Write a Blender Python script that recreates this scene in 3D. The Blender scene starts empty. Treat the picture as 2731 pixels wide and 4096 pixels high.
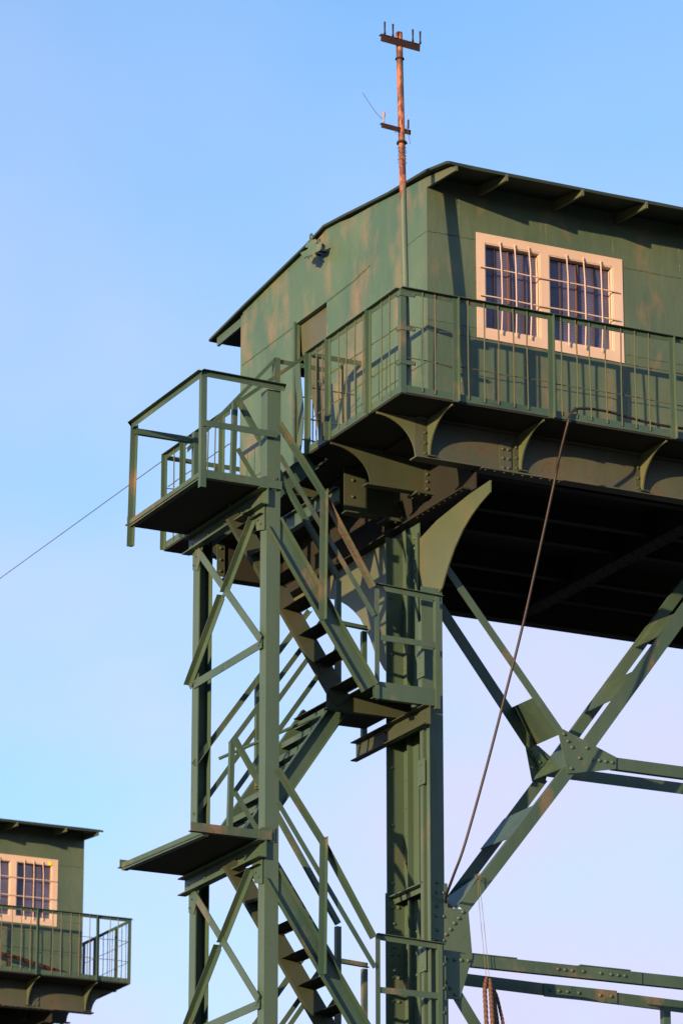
import bpy, math, random
from mathutils import Vector, noise
random.seed(7)
S = bpy.context.scene
R = math.radians
# ------------------------------------------------------------------ camera
# World: X runs along the long window side, Y along the gable side, Z up, ground at 0.
F_PX, PITCH, HEAD = 16830.0, R(18.26), R(63.56)
CAM = Vector((-17.852, -34.583, 1.7))
fh = Vector((math.cos(HEAD), math.sin(HEAD), 0)); rt = Vector((math.sin(HEAD), -math.cos(HEAD), 0)); zz = Vector((0, 0, 1))
fw = fh*math.cos(PITCH) + zz*math.sin(PITCH); upv = zz*math.cos(PITCH) - fh*math.sin(PITCH)
cd = bpy.data.cameras.new('camera'); cam = bpy.data.objects.new('camera', cd); S.collection.objects.link(cam)
cam.location = CAM
cam.rotation_euler = (math.pi/2 + PITCH, 0, math.atan2(fw.y, fw.x) - math.pi/2)
cd.sensor_fit = 'VERTICAL'; cd.sensor_height = 36.0; cd.sensor_width = 24.0
cd.lens = F_PX/4096*36; cd.clip_start = 0.5; cd.clip_end = 20000
cd.dof.use_dof = True; cd.dof.focus_distance = 41.0; cd.dof.aperture_fstop = 5.0
S.camera = cam
# ------------------------------------------------------------------ sky, sun, exposure
SUN = Vector((1.86, 1.0, -0.25)).normalized()          # the way the light travels
EL = math.asin(-SUN.z); AZ = math.atan2(-SUN.x, -SUN.y)
w = bpy.data.worlds.new('World'); S.world = w; w.use_nodes = True
nt = w.node_tree; nt.nodes.clear()
out = nt.nodes.new('ShaderNodeOutputWorld'); bg = nt.nodes.new('ShaderNodeBackground')
sky = nt.nodes.new('ShaderNodeTexSky'); sky.sky_type = 'NISHITA'; sky.sun_disc = False
sky.sun_elevation = EL; sky.sun_rotation = AZ
sky.altitude = 0; sky.air_density = 1.0; sky.dust_density = 0.3; sky.ozone_density = 3.2
bg.inputs['Strength'].default_value = 0.15
# thin lavender cirrus veil, denser towards the horizon, broken up by soft noise
tc = nt.nodes.new('ShaderNodeTexCoord'); sp = nt.nodes.new('ShaderNodeSeparateXYZ'); nt.links.new(tc.outputs['Generated'], sp.inputs[0])
mr = nt.nodes.new('ShaderNodeMapRange'); mr.interpolation_type = 'SMOOTHSTEP'
for k, v in (('From Min', .46), ('From Max', .17), ('To Min', .10), ('To Max', .82)): mr.inputs[k].default_value = v
nt.links.new(sp.outputs[2], mr.inputs['Value'])
mpn = nt.nodes.new('ShaderNodeMapping'); mpn.inputs['Scale'].default_value = (1, 1, 1.5); nt.links.new(tc.outputs['Generated'], mpn.inputs[0])
cn = nt.nodes.new('ShaderNodeTexNoise'); cn.inputs['Scale'].default_value = 7; cn.inputs['Detail'].default_value = 4; cn.inputs['Roughness'].default_value = .45
nt.links.new(mpn.outputs[0], cn.inputs['Vector'])
m1 = nt.nodes.new('ShaderNodeMath'); m1.operation = 'MULTIPLY_ADD'; m1.inputs[1].default_value = 3.8; m1.inputs[2].default_value = -.95; nt.links.new(cn.outputs[0], m1.inputs[0])
ma = nt.nodes.new('ShaderNodeMath'); ma.operation = 'MULTIPLY'; nt.links.new(m1.outputs[0], ma.inputs[0]); nt.links.new(mr.outputs[0], ma.inputs[1])
ma.use_clamp = True
mx = nt.nodes.new('ShaderNodeMix'); mx.data_type = 'RGBA'; nt.links.new(ma.outputs[0], mx.inputs[0]); nt.links.new(sky.outputs[0], mx.inputs[6])
mx.inputs[7].default_value = (1.84, 1.87, 2.6, 1)
nt.links.new(mx.outputs[2], bg.inputs[0]); nt.links.new(bg.outputs[0], out.inputs[0])
sd = bpy.data.lights.new('sun', 'SUN'); sd.energy = 4.2; sd.angle = R(0.5); sd.color = (1.0, 0.58, 0.30)
so = bpy.data.objects.new('sun', sd); S.collection.objects.link(so)
so.rotation_euler = SUN.to_track_quat('-Z', 'Y').to_euler(); so.location = (-30, -20, 30)
S.view_settings.view_transform = 'Standard'; S.view_settings.look = 'None'; S.view_settings.gamma = 1
S.view_settings.exposure = 1.4

# ------------------------------------------------------------------ materials
def nodes(name):
    m = bpy.data.materials.new(name); m.use_nodes = True
    n = m.node_tree; return m, n, n.nodes['Principled BSDF']
def N(n, t, **k):
    a = n.nodes.new(t)
    for key, v in k.items(): setattr(a, key, v)
    return a
def nz(n, co, scale, detail=4, rough=.6, vec=(1, 1, 1), off=(0, 0, 0)):
    mp = N(n, 'ShaderNodeMapping'); mp.inputs['Scale'].default_value = vec; mp.inputs['Location'].default_value = off
    t = N(n, 'ShaderNodeTexNoise'); t.inputs['Scale'].default_value = scale
    t.inputs['Detail'].default_value = detail; t.inputs['Roughness'].default_value = rough
    n.links.new(co, mp.inputs[0]); n.links.new(mp.outputs[0], t.inputs['Vector']); return t.outputs['Fac']
def ramp(n, x, a, b, ca=(0, 0, 0, 1), cb=(1, 1, 1, 1)):
    r = N(n, 'ShaderNodeValToRGB'); e = r.color_ramp.elements
    e[0].position = a; e[1].position = b; e[0].color = ca; e[1].color = cb
    n.links.new(x, r.inputs[0]); return r.outputs[0]
def mix(n, fac, a, b, mul=None):
    m = N(n, 'ShaderNodeMix', data_type='RGBA')
    if mul is not None:
        q = N(n, 'ShaderNodeMath', operation='MULTIPLY'); q.inputs[1].default_value = mul
        n.links.new(fac, q.inputs[0]); fac = q.outputs[0]
    if hasattr(fac, 'links') or not isinstance(fac, (int, float)): n.links.new(fac, m.inputs[0])
    else: m.inputs[0].default_value = fac
    for v, i in ((a, 6), (b, 7)):
        if isinstance(v, tuple): m.inputs[i].default_value = (*v, 1)
        else: n.links.new(v, m.inputs[i])
    return m.outputs[2]
def paint(name, base, dark, patch, patch_amt, patch_lo, rust_lo, rough=.45, bump=.25, und=.0, streak=.3, pw=.16):
    """Old brushed steel paint: tone variation, worn primer patches drawn out downwards, rust chips, orange-peel bump."""
    m, n, b = nodes(name); g = N(n, 'ShaderNodeNewGeometry'); co = g.outputs['Position']
    tone = ramp(n, nz(n, co, 1.3, 5, .6, (1, 1, .45)), .35, .68)
    c = mix(n, tone, dark, base)
    st = ramp(n, nz(n, co, 7, 4, .6, (1, 1, .09), (3, 1, 0)), .45, .75)
    c = mix(n, st, c, tuple(v*.72 for v in base), streak)
    pt = ramp(n, nz(n, co, 1.9, 6, .6, (1.25, 1.25, .72), (11, 5, 2.3)), patch_lo, patch_lo+pw)
    fine = ramp(n, nz(n, co, 45, 3, .7, (1, 1, .4)), .3, .62)
    pf = N(n, 'ShaderNodeMath', operation='MULTIPLY'); n.links.new(pt, pf.inputs[0]); n.links.new(fine, pf.inputs[1])
    pg = N(n, 'ShaderNodeMath', operation='MULTIPLY_ADD'); pg.inputs[1].default_value = .45
    pm = N(n, 'ShaderNodeMath', operation='MULTIPLY'); pm.inputs[1].default_value = .55; n.links.new(pf.outputs[0], pm.inputs[0])
    n.links.new(pt, pg.inputs[0]); n.links.new(pm.outputs[0], pg.inputs[2])
    c = mix(n, pg.outputs[0], c, patch, patch_amt)
    r1 = ramp(n, nz(n, co, 26, 5, .7), rust_lo, rust_lo+.035)
    r0 = ramp(n, nz(n, co, 2.4, 3, .5, (1, 1, 1), (7, 7, 7)), .42, .6)
    rr = N(n, 'ShaderNodeMath', operation='MULTIPLY'); n.links.new(r1, rr.inputs[0]); n.links.new(r0, rr.inputs[1])
    c = mix(n, rr.outputs[0], c, (.075, .032, .017), .75)
    n.links.new(c, b.inputs['Base Color'])
    b.inputs['Roughness'].default_value = rough; b.inputs['Specular IOR Level'].default_value = .35
    h1 = nz(n, co, 70, 4, .65); h2 = nz(n, co, 9, 3, .5, (1, 1, .4)); 
    ad = N(n, 'ShaderNodeMath', operation='MULTIPLY_ADD'); ad.inputs[1].default_value = .12
    n.links.new(h1, ad.inputs[0]); 
    q = N(n, 'ShaderNodeMath', operation='MULTIPLY'); q.inputs[1].default_value = und; n.links.new(h2, q.inputs[0]); n.links.new(q.outputs[0], ad.inputs[2])
    bp = N(n, 'ShaderNodeBump'); bp.inputs['Strength'].default_value = bump; bp.inputs['Distance'].default_value = .012
    n.links.new(ad.outputs[0], bp.inputs['Height']); n.links.new(bp.outputs[0], b.inputs['Normal'])
    return m
G1 = (.051, .098, .068); G2 = (.027, .068, .050); PT = (.27, .16, .085)
MW = paint('wall_paint', (.066, .128, .080), (.036, .092, .066), PT, .58, .50, .62, bump=.5, und=1.1, pw=.24)
MWF = paint('window_wall_paint', (.074, .120, .078), (.046, .091, .064), PT, .5, .56, .63, bump=.5, und=1.1, pw=.2)
MDR = paint('door_paint', (.068, .088, .058), (.05, .068, .046), PT, .2, .5, .64, bump=.4, und=.8)
MBT = paint('bracket_paint', (.078, .106, .060), (.052, .084, .05), (.14, .105, .05), .5, .5, .62, bump=.5, pw=.3)
MGD = paint('girder_paint', (.058, .078, .056), (.036, .058, .048), (.11, .072, .040), .55, .5, .56, rough=.6, bump=.7, streak=.6, pw=.25)
MS = paint('steel_paint', G1, (.024, .062, .046), PT, .6, .59, .60, bump=.4, streak=.5)
MC = paint('column_paint', (.051, .098, .069), (.040, .083, .060), PT, .2, .62, .61, bump=.35, streak=.5)
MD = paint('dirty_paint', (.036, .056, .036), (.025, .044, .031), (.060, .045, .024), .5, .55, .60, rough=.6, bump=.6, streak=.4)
MU = paint('shaded_underside_paint', (.011, .016, .013), (.008, .012, .010), (.014, .014, .010), .4, .6, .62, rough=.8)  # near-black copy of the green paint, underside shade put into the colour
MR = paint('roof_paint', (.016, .036, .026), (.011, .026, .02), (.03, .02, .012), .25, .6, .62, rough=.7, bump=.5)
MB_ = paint('bar_paint', (.055, .10, .062), (.06, .075, .045), (.15, .075, .04), .6, .52, .54, rough=.6, bump=.5)
MP = paint('post_rust', (.22, .08, .04), (.09, .03, .016), (.35, .19, .11), .8, .50, .56, rough=.75, bump=.6)
MRU = paint('dark_rust', (.026, .012, .009), (.015, .009, .008), (.045, .019, .011), .5, .5, .6, rough=.85, bump=.6)
MCR = paint('cream_paint', (.50, .43, .36), (.44, .37, .30), (.36, .25, .18), .35, .64, .68, rough=.55, bump=.3, streak=.12)
def plain(name, col, rough=.5, metal=0, bump=0, scale=60):
    m, n, b = nodes(name); g = N(n, 'ShaderNodeNewGeometry')
    f = nz(n, g.outputs['Position'], scale, 4)
    c = mix(n, f, tuple(v*.75 for v in col), tuple(v*1.2 for v in col)); n.links.new(c, b.inputs['Base Color'])
    b.inputs['Roughness'].default_value = rough; b.inputs['Metallic'].default_value = metal
    if bump:
        bp = N(n, 'ShaderNodeBump'); bp.inputs['Strength'].default_value = bump; bp.inputs['Distance'].default_value = .01
        n.links.new(f, bp.inputs['Height']); n.links.new(bp.outputs[0], b.inputs['Normal'])
    return m
MFL = paint('flaking_paint', G1, (.03, .068, .05), (.19, .11, .075), .6, .50, .545, rough=.65, bump=.8, streak=.5, pw=.16)
MBK = plain('dark_interior', (.012, .012, .012), .9)
MHO = plain('black_rubber', (.013, .010, .009), .55, bump=.3)
MWI = plain('wire_steel', (.05, .05, .045), .6)
MST = plain('string', (.10, .10, .06), .8)
MPO = plain('porcelain', (.3, .24, .2), .4)
MWD = plain('brown_frame', (.10, .055, .045), .6)
MBR = plain('dark_frame', (.03, .025, .035), .6)
MYE = plain('yellow_tag', (.75, .65, .02), .6)
# pole: rust on top, green paint lower down
def pole_mat():
    m, n, b = nodes('pole_paint'); g = N(n, 'ShaderNodeNewGeometry'); co = g.outputs['Position']
    sep = N(n, 'ShaderNodeSeparateXYZ'); n.links.new(co, sep.inputs[0])
    gr = mix(n, ramp(n, nz(n, co, 6, 4, .6, (1, 1, .3)), .35, .65), (.055, .10, .078), (.075, .125, .085))
    ru = mix(n, ramp(n, nz(n, co, 9, 6, .7, (1.6, 1.6, .5)), .46, .54), (.075, .021, .011), (.30, .115, .052))
    ru = mix(n, ramp(n, nz(n, co, 5, 5, .65, (1, 1, .8), (4, 4, 4)), .47, .56), ru, (.045, .024, .018), .85)
    mr = N(n, 'ShaderNodeMapRange'); mr.inputs['From Min'].default_value = 16.9; mr.inputs['From Max'].default_value = 18.5
    n.links.new(sep.outputs[2], mr.inputs[0])
    a = N(n, 'ShaderNodeMath', operation='ADD'); n.links.new(mr.outputs[0], a.inputs[0])
    s = N(n, 'ShaderNodeMath', operation='MULTIPLY_ADD'); s.inputs[1].default_value = 2.4; s.inputs[2].default_value = -1.45
    n.links.new(nz(n, co, 3.2, 5, .6, (2.2, 2.2, .45), (1, 2, 3)), s.inputs[0]); n.links.new(s.outputs[0], a.inputs[1])
    c = mix(n, ramp(n, a.outputs[0], .42, .52), gr, ru); n.links.new(c, b.inputs['Base Color'])
    b.inputs['Roughness'].default_value = .6
    bp = N(n, 'ShaderNodeBump'); bp.inputs['Strength'].default_value = .5; bp.inputs['Distance'].default_value = .01
    n.links.new(nz(n, co, 30, 5, .7), bp.inputs['Height']); n.links.new(bp.outputs[0], b.inputs['Normal'])
    return m
MPL = pole_mat()
def glass_mat():
    m, n, b = nodes('blind_with_reflection_tint'); g = N(n, 'ShaderNodeNewGeometry'); co = g.outputs['Position']
    wv = N(n, 'ShaderNodeTexWave'); wv.bands_direction = 'Z'; wv.inputs['Scale'].default_value = 13
    n.links.new(co, wv.inputs[0])
    c = mix(n, wv.outputs['Fac'], (.042, .048, .11), (.088, .098, .19))  # blind stripes, with the pane's reflection painted into the blue base
    c = mix(n, ramp(n, nz(n, co, 2.2, 3, .5), .4, .7), c, (.022, .022, .045), .6)
    n.links.new(c, b.inputs['Base Color']); b.inputs['Roughness'].default_value = .16
    b.inputs['Specular IOR Level'].default_value = .5
    return m
MGL = glass_mat()
def rope_mat():
    m, n, b = nodes('rusty_wire_rope'); t = N(n, 'ShaderNodeTexCoord')
    g = N(n, 'ShaderNodeNewGeometry'); f = nz(n, g.outputs['Position'], 80, 4)
    c = mix(n, f, (.025, .013, .008), (.11, .055, .032)); n.links.new(c, b.inputs['Base Color']); b.inputs['Roughness'].default_value = .7
    return m
MRO = rope_mat()
def ground_mat():
    m, n, b = nodes('ground_asphalt'); g = N(n, 'ShaderNodeNewGeometry'); co = g.outputs['Position']
    c = mix(n, nz(n, co, .3, 6), (.03, .03, .03), (.07, .068, .06)); n.links.new(c, b.inputs['Base Color']); b.inputs['Roughness'].default_value = .9
    return m

# ------------------------------------------------------------------ mesh helpers
V = Vector
XF = [None]                       # optional mirror for the far crane
def T(p):
    p = V(p)
    return XF[0](p) if XF[0] else p
class MBd:
    def __init__(s): s.v = []; s.f = []
    def add(s, vs, fs):
        o = len(s.v); s.v += [T(p) for p in vs]; s.f += [tuple(o+i for i in f) for f in fs]
        return s
    def ext(s, prof, p, q, u, v):
        """Extrude a 2-D section (list of (a, b) along u, v) from p to q."""
        p, q = V(p), V(q); n = len(prof)
        vs = [p + u*a + v*b for a, b in prof] + [q + u*a + v*b for a, b in prof]
        fs = [(i, (i+1) % n, n+(i+1) % n, n+i) for i in range(n)] + [tuple(range(n))[::-1], tuple(range(n, 2*n))]
        return s.add(vs, fs)
    def mem(s, prof, p, q, u, flip=1):
        """Member with a section; u = wanted direction of the first section axis."""
        p, q = V(p), V(q); d = (q-p).normalized(); u = V(u); u = (u - d*u.dot(d)).normalized(); v = d.cross(u)*flip
        return s.ext(prof, p, q, u, v)
    def box(s, a, b):
        (x0, y0, z0), (x1, y1, z1) = a, b
        return s.ext([(0, 0), (x1-x0, 0), (x1-x0, y1-y0), (0, y1-y0)], (x0, y0, z0), (x0, y0, z1), V((1, 0, 0)), V((0, 1, 0)))
    def plate(s, pts, n):
        """Flat plate: outline pts, thickness vector n."""
        n = V(n); k = len(pts); pts = [V(p) for p in pts]
        return s.add(pts + [p+n for p in pts], [tuple(range(k))[::-1], tuple(range(k, 2*k))] + [(i, (i+1) % k, k+(i+1) % k, k+i) for i in range(k)])
    def tube(s, pts, r, seg=10, cap=True, rf=None):
        pts = [V(p) for p in pts]; vs = []; fs = []; pu = None
        for i, p in enumerate(pts):
            d = (pts[min(i+1, len(pts)-1)] - pts[max(i-1, 0)]).normalized()
            if pu is None: pu = d.orthogonal().normalized()
            pu = (pu - d*pu.dot(d)).normalized(); pv = d.cross(pu)
            for k in range(seg):
                a = 2*math.pi*k/seg; rr = rf(i, a) if rf else r
                vs.append(p + pu*math.cos(a)*rr + pv*math.sin(a)*rr)
        for i in range(len(pts)-1):
            for k in range(seg):
                fs.append((i*seg+k, i*seg+(k+1) % seg, (i+1)*seg+(k+1) % seg, (i+1)*seg+k))
        if cap: fs += [tuple(range(seg))[::-1], tuple((len(pts)-1)*seg+k for k in range(seg))]
        return s.add(vs, fs)
    def rivet(s, p, n, r=.017):
        p = V(p); n = V(n).normalized(); u = n.orthogonal().normalized(); v = n.cross(u); vs = []; fs = []; q = 10
        for h, rr in ((0, 1), (.45, .88), (.8, .55)):
            vs += [p + n*h*r + (u*math.cos(2*math.pi*k/q) + v*math.sin(2*math.pi*k/q))*r*rr for k in range(q)]
        vs.append(p + n*r*.95)
        for L in range(2): fs += [(L*q+k, L*q+(k+1) % q, (L+1)*q+(k+1) % q, (L+1)*q+k) for k in range(q)]
        fs += [(2*q+k, 2*q+(k+1) % q, 3*q) for k in range(q)]
        return s.add(vs, fs)
    def build(s, name, mat, parent=None, smooth=False, label=None, bevel=0):
        me = bpy.data.meshes.new(name); me.from_pydata([tuple(p) for p in s.v], [], s.f); me.materials.append(mat)
        me.validate(); me.update()
        import bmesh
        bm = bmesh.new(); bm.from_mesh(me); bmesh.ops.recalc_face_normals(bm, faces=bm.faces)
        bm.to_mesh(me); bm.free()
        if smooth:
            for p in me.polygons: p.use_smooth = True
            try: me.set_sharp_from_angle(angle=R(40))
            except Exception: pass
        o = bpy.data.objects.new(name, me); S.collection.objects.link(o)
        if parent: o.parent = parent
        if label: o['label'] = label
        if bevel:
            b = o.modifiers.new('bevel', 'BEVEL'); b.width = bevel; b.segments = 1; b.limit_method = 'ANGLE'; b.angle_limit = R(50)
        return o
def L_(a, b, t): return [(0, 0), (a, 0), (a, t), (t, t), (t, b), (0, b)]
def C_(h, b, t): return [(0, 0), (h, 0), (h, b), (h-t, b), (h-t, t), (t, t), (t, b), (0, b)]
def F_(a, b): return [(-a/2, -b/2), (a/2, -b/2), (a/2, b/2), (-a/2, b/2)]
def tag(o, label, cat, group=None, kind=None):
    o['label'] = label
    if cat: o['category'] = cat
    if group: o['group'] = group
    if kind: o['kind'] = kind
    return o
def thing(name, label, cat, group=None, loc=(0, 0, 0)):
    o = bpy.data.objects.new(name, None); S.collection.objects.link(o); o.empty_display_size = .3
    return tag(o, label, cat, group)
def jit(a): return random.uniform(-a, a)
EX, EY, EZ = V((1, 0, 0)), V((0, 1, 0)), V((0, 0, 1))
# survey: a point of the photograph (2731 x 4096) carried onto a real plane of the structure
ZO = dict(A=(1300,0,1.96),B=(1100,600,1.96),C=(1800,600,1.6842),D=(450,1300,1.96),E=(1100,1200,2.24),F=(1700,1400,1.5209),G=(1050,1700,2.0907),H=(1050,2300,2.0907),I=(450,1950,2.0907),J=(450,2700,2.0907),K=(1050,2950,2.0907),L=(700,3400,2.0907),M=(1300,3450,2.0907),N=(1750,2350,1.5984),O=(1700,3200,1.5209),Q=(0,3200,2.24),R=(1700,1800,1.5209),S=(1350,1850,3.4844),T=(1150,850,3.92))
def sv(k, x, y, X=None, Y=None, Z=None):
    a, b, s = ZO[k]; px, py = a+x/s, b+y/s
    d = fw*F_PX + rt*(px-1365.5) - upv*(py-2048)
    for i, c in enumerate((X, Y, Z)):
        if c is not None: return CAM + d*((c-CAM[i])/d[i])

def bez(pts, k=8):
    pts = [V(p) for p in pts]; out = []
    for i in range(len(pts)-1):
        p0, p1, p2, p3 = pts[max(i-1, 0)], pts[i], pts[i+1], pts[min(i+2, len(pts)-1)]
        for j in range(k):
            t = j/k; out.append(.5*((2*p1)+(p2-p0)*t+(2*p0-5*p1+4*p2-p3)*t*t+(3*p1-p0-3*p2+p3)*t**3))
    return out+[pts[-1]]

# ------------------------------------------------------------------ ground
g = MBd(); g.add([(-4000, -4000, 0), (4000, -4000, 0), (4000, 4000, 0), (-4000, 4000, 0)], [(0, 1, 2, 3)])
tag(g.build('ground', ground_mat()), 'dark ground below the cranes', None, kind='structure')

LEN = 9.0          # crane length along X; GX = gable plane, FY = facade plane
GX, FY, BY = .62, .613, 5.07
ZF = 15.79         # walkway floor
# ------------------------------------------------------------------ machinery house
PROF = [(-.005, 18.335), (.047, 18.365), (.5, 18.44), (.971, 18.505), (1.4, 18.535), (1.963, 18.612), (2.4, 18.665), (2.918, 18.722), (3.37, 18.66), (4.133, 18.57), (4.9, 18.50), (5.824, 18.392)]
WTOP = [(FY, 18.385), (1.087, 18.465), (1.274, 18.478), (1.785, 18.545), (2.35, 18.60), (2.595, 18.645), (2.932, 18.682), (3.149, 18.64), (3.588, 18.592), (3.97, 18.556), (4.195, 18.535), (BY, 18.44)]
def wall(mb, u0, us, zs, holes, mk, th):
    """Sheet wall with openings. mk(u, z, d) gives the point at depth d."""
    cell = {}
    for i in range(len(us)-1):
        for j in range(len(zs)-1):
            cu, cz = (us[i]+us[i+1])/2, (zs[j]+zs[j+1])/2
            cell[i, j] = not any(a < cu < b and c < cz < d for a, b, c, d in holes)
    for (i, j), on in cell.items():
        if not on: continue
        a, b, c, d = us[i], us[i+1], zs[j], zs[j+1]
        mb.add([mk(a, c, 0), mk(b, c, 0), mk(b, d, 0), mk(a, d, 0)], [(0, 1, 2, 3)])
        mb.add([mk(a, c, th), mk(b, c, th), mk(b, d, th), mk(a, d, th)], [(3, 2, 1, 0)])
        for di, dj, e in ((-1, 0, ((a, c), (a, d))), (1, 0, ((b, c), (b, d))), (0, -1, ((a, c), (b, c))), (0, 1, ((a, d), (b, d)))):
            if not cell.get((i+di, j+dj)):
                (p, q), (r_, t_) = e
                mb.add([mk(p, q, 0), mk(r_, t_, 0), mk(r_, t_, th), mk(p, q, th)], [(0, 1, 2, 3)])
def weld(mb, pts, r=.006):
    """A hand-laid weld bead: a thin wobbling ridge."""
    out = []
    for a, b in zip(pts[:-1], pts[1:]):
        a, b = V(a), V(b); k = max(2, int((b-a).length/.022))
        out += [a.lerp(b, i/k) + V((jit(.002), jit(.002), jit(.004))) for i in range(k)]
    out.append(V(pts[-1]))
    mb.tube(out, r, 5, rf=lambda i, a: r*(.7+.6*noise.noise(V((i*.9, 0, 3)))+.3))
def house(label, far=False):
    w0 = -.09 if far else 0
    h = thing('machinery_house', label, 'crane house', 'machinery houses on the cranes')
    W1 = [(1.28+w0, 1.93+w0), (2.03+w0, 2.79+w0)]
    WZ = (16.872, 17.81)
    wins = [W1] if not far else [W1]
    W2 = [(LEN-b, LEN-a) for a, b in W1][::-1]
    X1 = LEN-GX
    # facade
    f = MBd(); us = sorted({GX, X1, *[x for a in W1+W2 for x in a]}); 
    holes = [(a, b, *WZ) for a, b in W1+W2]
    wall(f, 0, us, [ZF, *WZ, 18.425], holes, lambda u, z, d: V((u, FY+d, z)), .05)
    weld(f, [(GX, FY-.001, 17.826), (1.18, FY-.001, 17.826)]); weld(f, [(2.91, FY-.001, 17.826), (X1, FY-.001, 17.826)], .005)
    weld(f, [(GX, FY-.001, 16.862), (X1, FY-.001, 16.858)], .004)
    for x in (.99, 2.006, 2.80, 3.6): weld(f, [(x, FY+.0005, 17.93 if 1.1 < x < 2.9 else 17.84), (x, FY+.0005, 18.38)], .002)
    weld(f, [(1.0, FY+.0005, 15.85), (1.0, FY+.0005, 17.0)], .002)
    f.build('facade_wall', MWF, h)
    # gable with the doorway
    gb = MBd(); dz = 17.85; dy = (2.915, 3.665)
    wall(gb, 0, [FY+.05, dy[0], dy[1], BY-.05], [ZF, dz, 18.2], [(dy[0], dy[1], ZF-1, dz)] , lambda u, z, d: V((GX+d, u, z)), .05)
    top = [(y, z) for y, z in WTOP]; top[0] = (FY+.05, 18.418); top[-1] = (BY-.05, 18.445)
    gb.plate([(GX, FY+.05, 18.2)] + [(GX, y, z) for y, z in top] + [(GX, BY-.05, 18.2)], (.05, 0, 0))
    y = FY+.06; 
    weld(gb, [(GX-.001, FY+.01, 17.826), (GX-.001, 1.06, 17.822)], .004)
    weld(gb, [(GX-.001, 1.9, 17.90), (GX-.001, 2.25, 17.86), (GX-.001, 2.9, 17.845)], .008)
    weld(gb, [(GX-.001, 3.7, 17.835), (GX-.001, BY-.03, 17.823)], .007)
    for yy, z0, z1, r in ((.80, 15.9, 17.8, .003), (2.90, 15.9, 17.85, .005), (3.70, 15.9, 17.86, .006), (1.8, 16.9, 17.84, .003), (4.45, 15.9, 17.8, .003)):
        weld(gb, [(GX+.001, yy, z0), (GX+.001, yy, z1)], r*.5)
    gb.build('gable_wall', MW, h)
    # the other two walls; the back wall has a barred opening opposite the door
    bw = MBd(); hb = [(1.28, 2.35, 16.91, 17.82)]
    wall(bw, 0, [GX, 1.28, 2.35, X1], [ZF, 16.91, 17.82, 18.42], hb, lambda u, z, d: V((u, BY-d, z)), .05); bw.build('rear_wall', MW, h)
    gr = MBd()
    for z in (17.08, 17.33, 17.58): gr.tube([(1.26, BY-.02, z), (2.37, BY-.02, z)], .008, 6)
    for x in (1.5, 1.85, 2.15): gr.tube([(x, BY-.02, 16.9), (x, BY-.02, 17.83)], .007, 6)
    gr.build('window_bars', MB_, h)
    ew = MBd(); ew.plate([(X1, FY+.05, ZF)] + [(X1, y, z-.01) for y, z in top] + [(X1, BY-.05, ZF)], (-.05, 0, 0))
    for yy in (FY+.002, BY-.004): weld(ew, [(X1+.001, yy, 15.8), (X1+.001, yy, 18.36)], .007)
    ew.build('end_wall', MW, h)
    fl = MBd(); fl.box((GX+.05, FY+.05, ZF-.02), (X1-.05, BY-.05, ZF+.03)); fl.build('cabin_floor', MU, h)
    # doorway trim and the warped leaf hanging inward from its right edge
    dr = MBd(); dr.mem(F_(.045, .02), (GX-.012, 3.68, ZF), (GX-.012, 3.68, 17.87), EY); dr.build('door_jamb', MS, h)
    lf = MBd(); A = [sv('T', 622, 1462, X=GX+.06), sv('T', 400, 1630, X=GX+.06), sv('T', 180, 1785, X=GX+.06), sv('E', 240, 460, X=GX+.08), sv('E', 340, 940, X=GX+.12), sv('E', 400, 1240, X=GX+.12), sv('E', 450, 1400, X=GX+.12), V((GX+.03, 2.90, ZF))]
    if not far: lf.plate(A, (.02, .01, 0)); lf.build('door_leaf', MDR, h, label='warped door leaf bent inward off its frame')
    # roof sheets
    rf = MBd(); xs = [.575] + [.8+.55*i for i in range(15)] + [LEN-GX+.045]; xs = [x for x in xs if x < LEN-GX] + [LEN-GX+.045]
    n = len(PROF); tv = []; bv = []
    for i, x in enumerate(xs):
        for k, (y, z) in enumerate(PROF):
            j = .012*noise.noise(V((x*2.1, y*1.7, 5))) if 0 < k < n-1 else .022*noise.noise(V((x*1.6, k, 2)))
            xx = x - (.03 if i == 0 and k < 3 else 0) + (.012*noise.noise(V((k*1.3, 1, 1))) if i == 0 else 0)
            tv.append(V((xx, y + (.05*noise.noise(V((x*1.3, 9, 1))) if k == 0 else 0), z+j))); bv.append(tv[-1]-V((0, 0, .028)))
    m = len(tv); fs = []
    for i in range(len(xs)-1):
        for k in range(n-1):
            a, b, c, d = i*n+k, i*n+k+1, (i+1)*n+k+1, (i+1)*n+k
            fs += [(a, b, c, d), (m+d, m+c, m+b, m+a)]
    for i in range(len(xs)-1):
        for k in (0, n-1): a, b = i*n+k, (i+1)*n+k; fs.append((a, b, m+b, m+a))
    for k in range(n-1):
        for i in (0, len(xs)-1): a, b = i*n+k, i*n+k+1; fs.append((a, b, m+b, m+a))
    rf.add(tv+bv, fs)
    rf.build('roof', MR, h)
    for x in (GX+.0, 1.198, 2.079, 2.834, 3.6, 4.3, 5.0, 5.7, 6.4, 7.1, 7.8, X1-.03):
        r = MBd(); r.plate([(x, FY-.002, 18.412), (x, -.01, 18.322), (x, -.01, 18.252), (x, FY-.002, 18.30)], (.028, 0, 0)); r.build('rafter', MBT, h)
    for x in (GX, 1.9, 3.2, X1-.03):
        r = MBd(); r.plate([(x, BY+.002, 18.40), (x, 5.70, 18.375), (x, 5.70, 18.275), (x, BY+.002, 18.30)], (.028, 0, 0)); r.build('rafter', MS, h)
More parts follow.
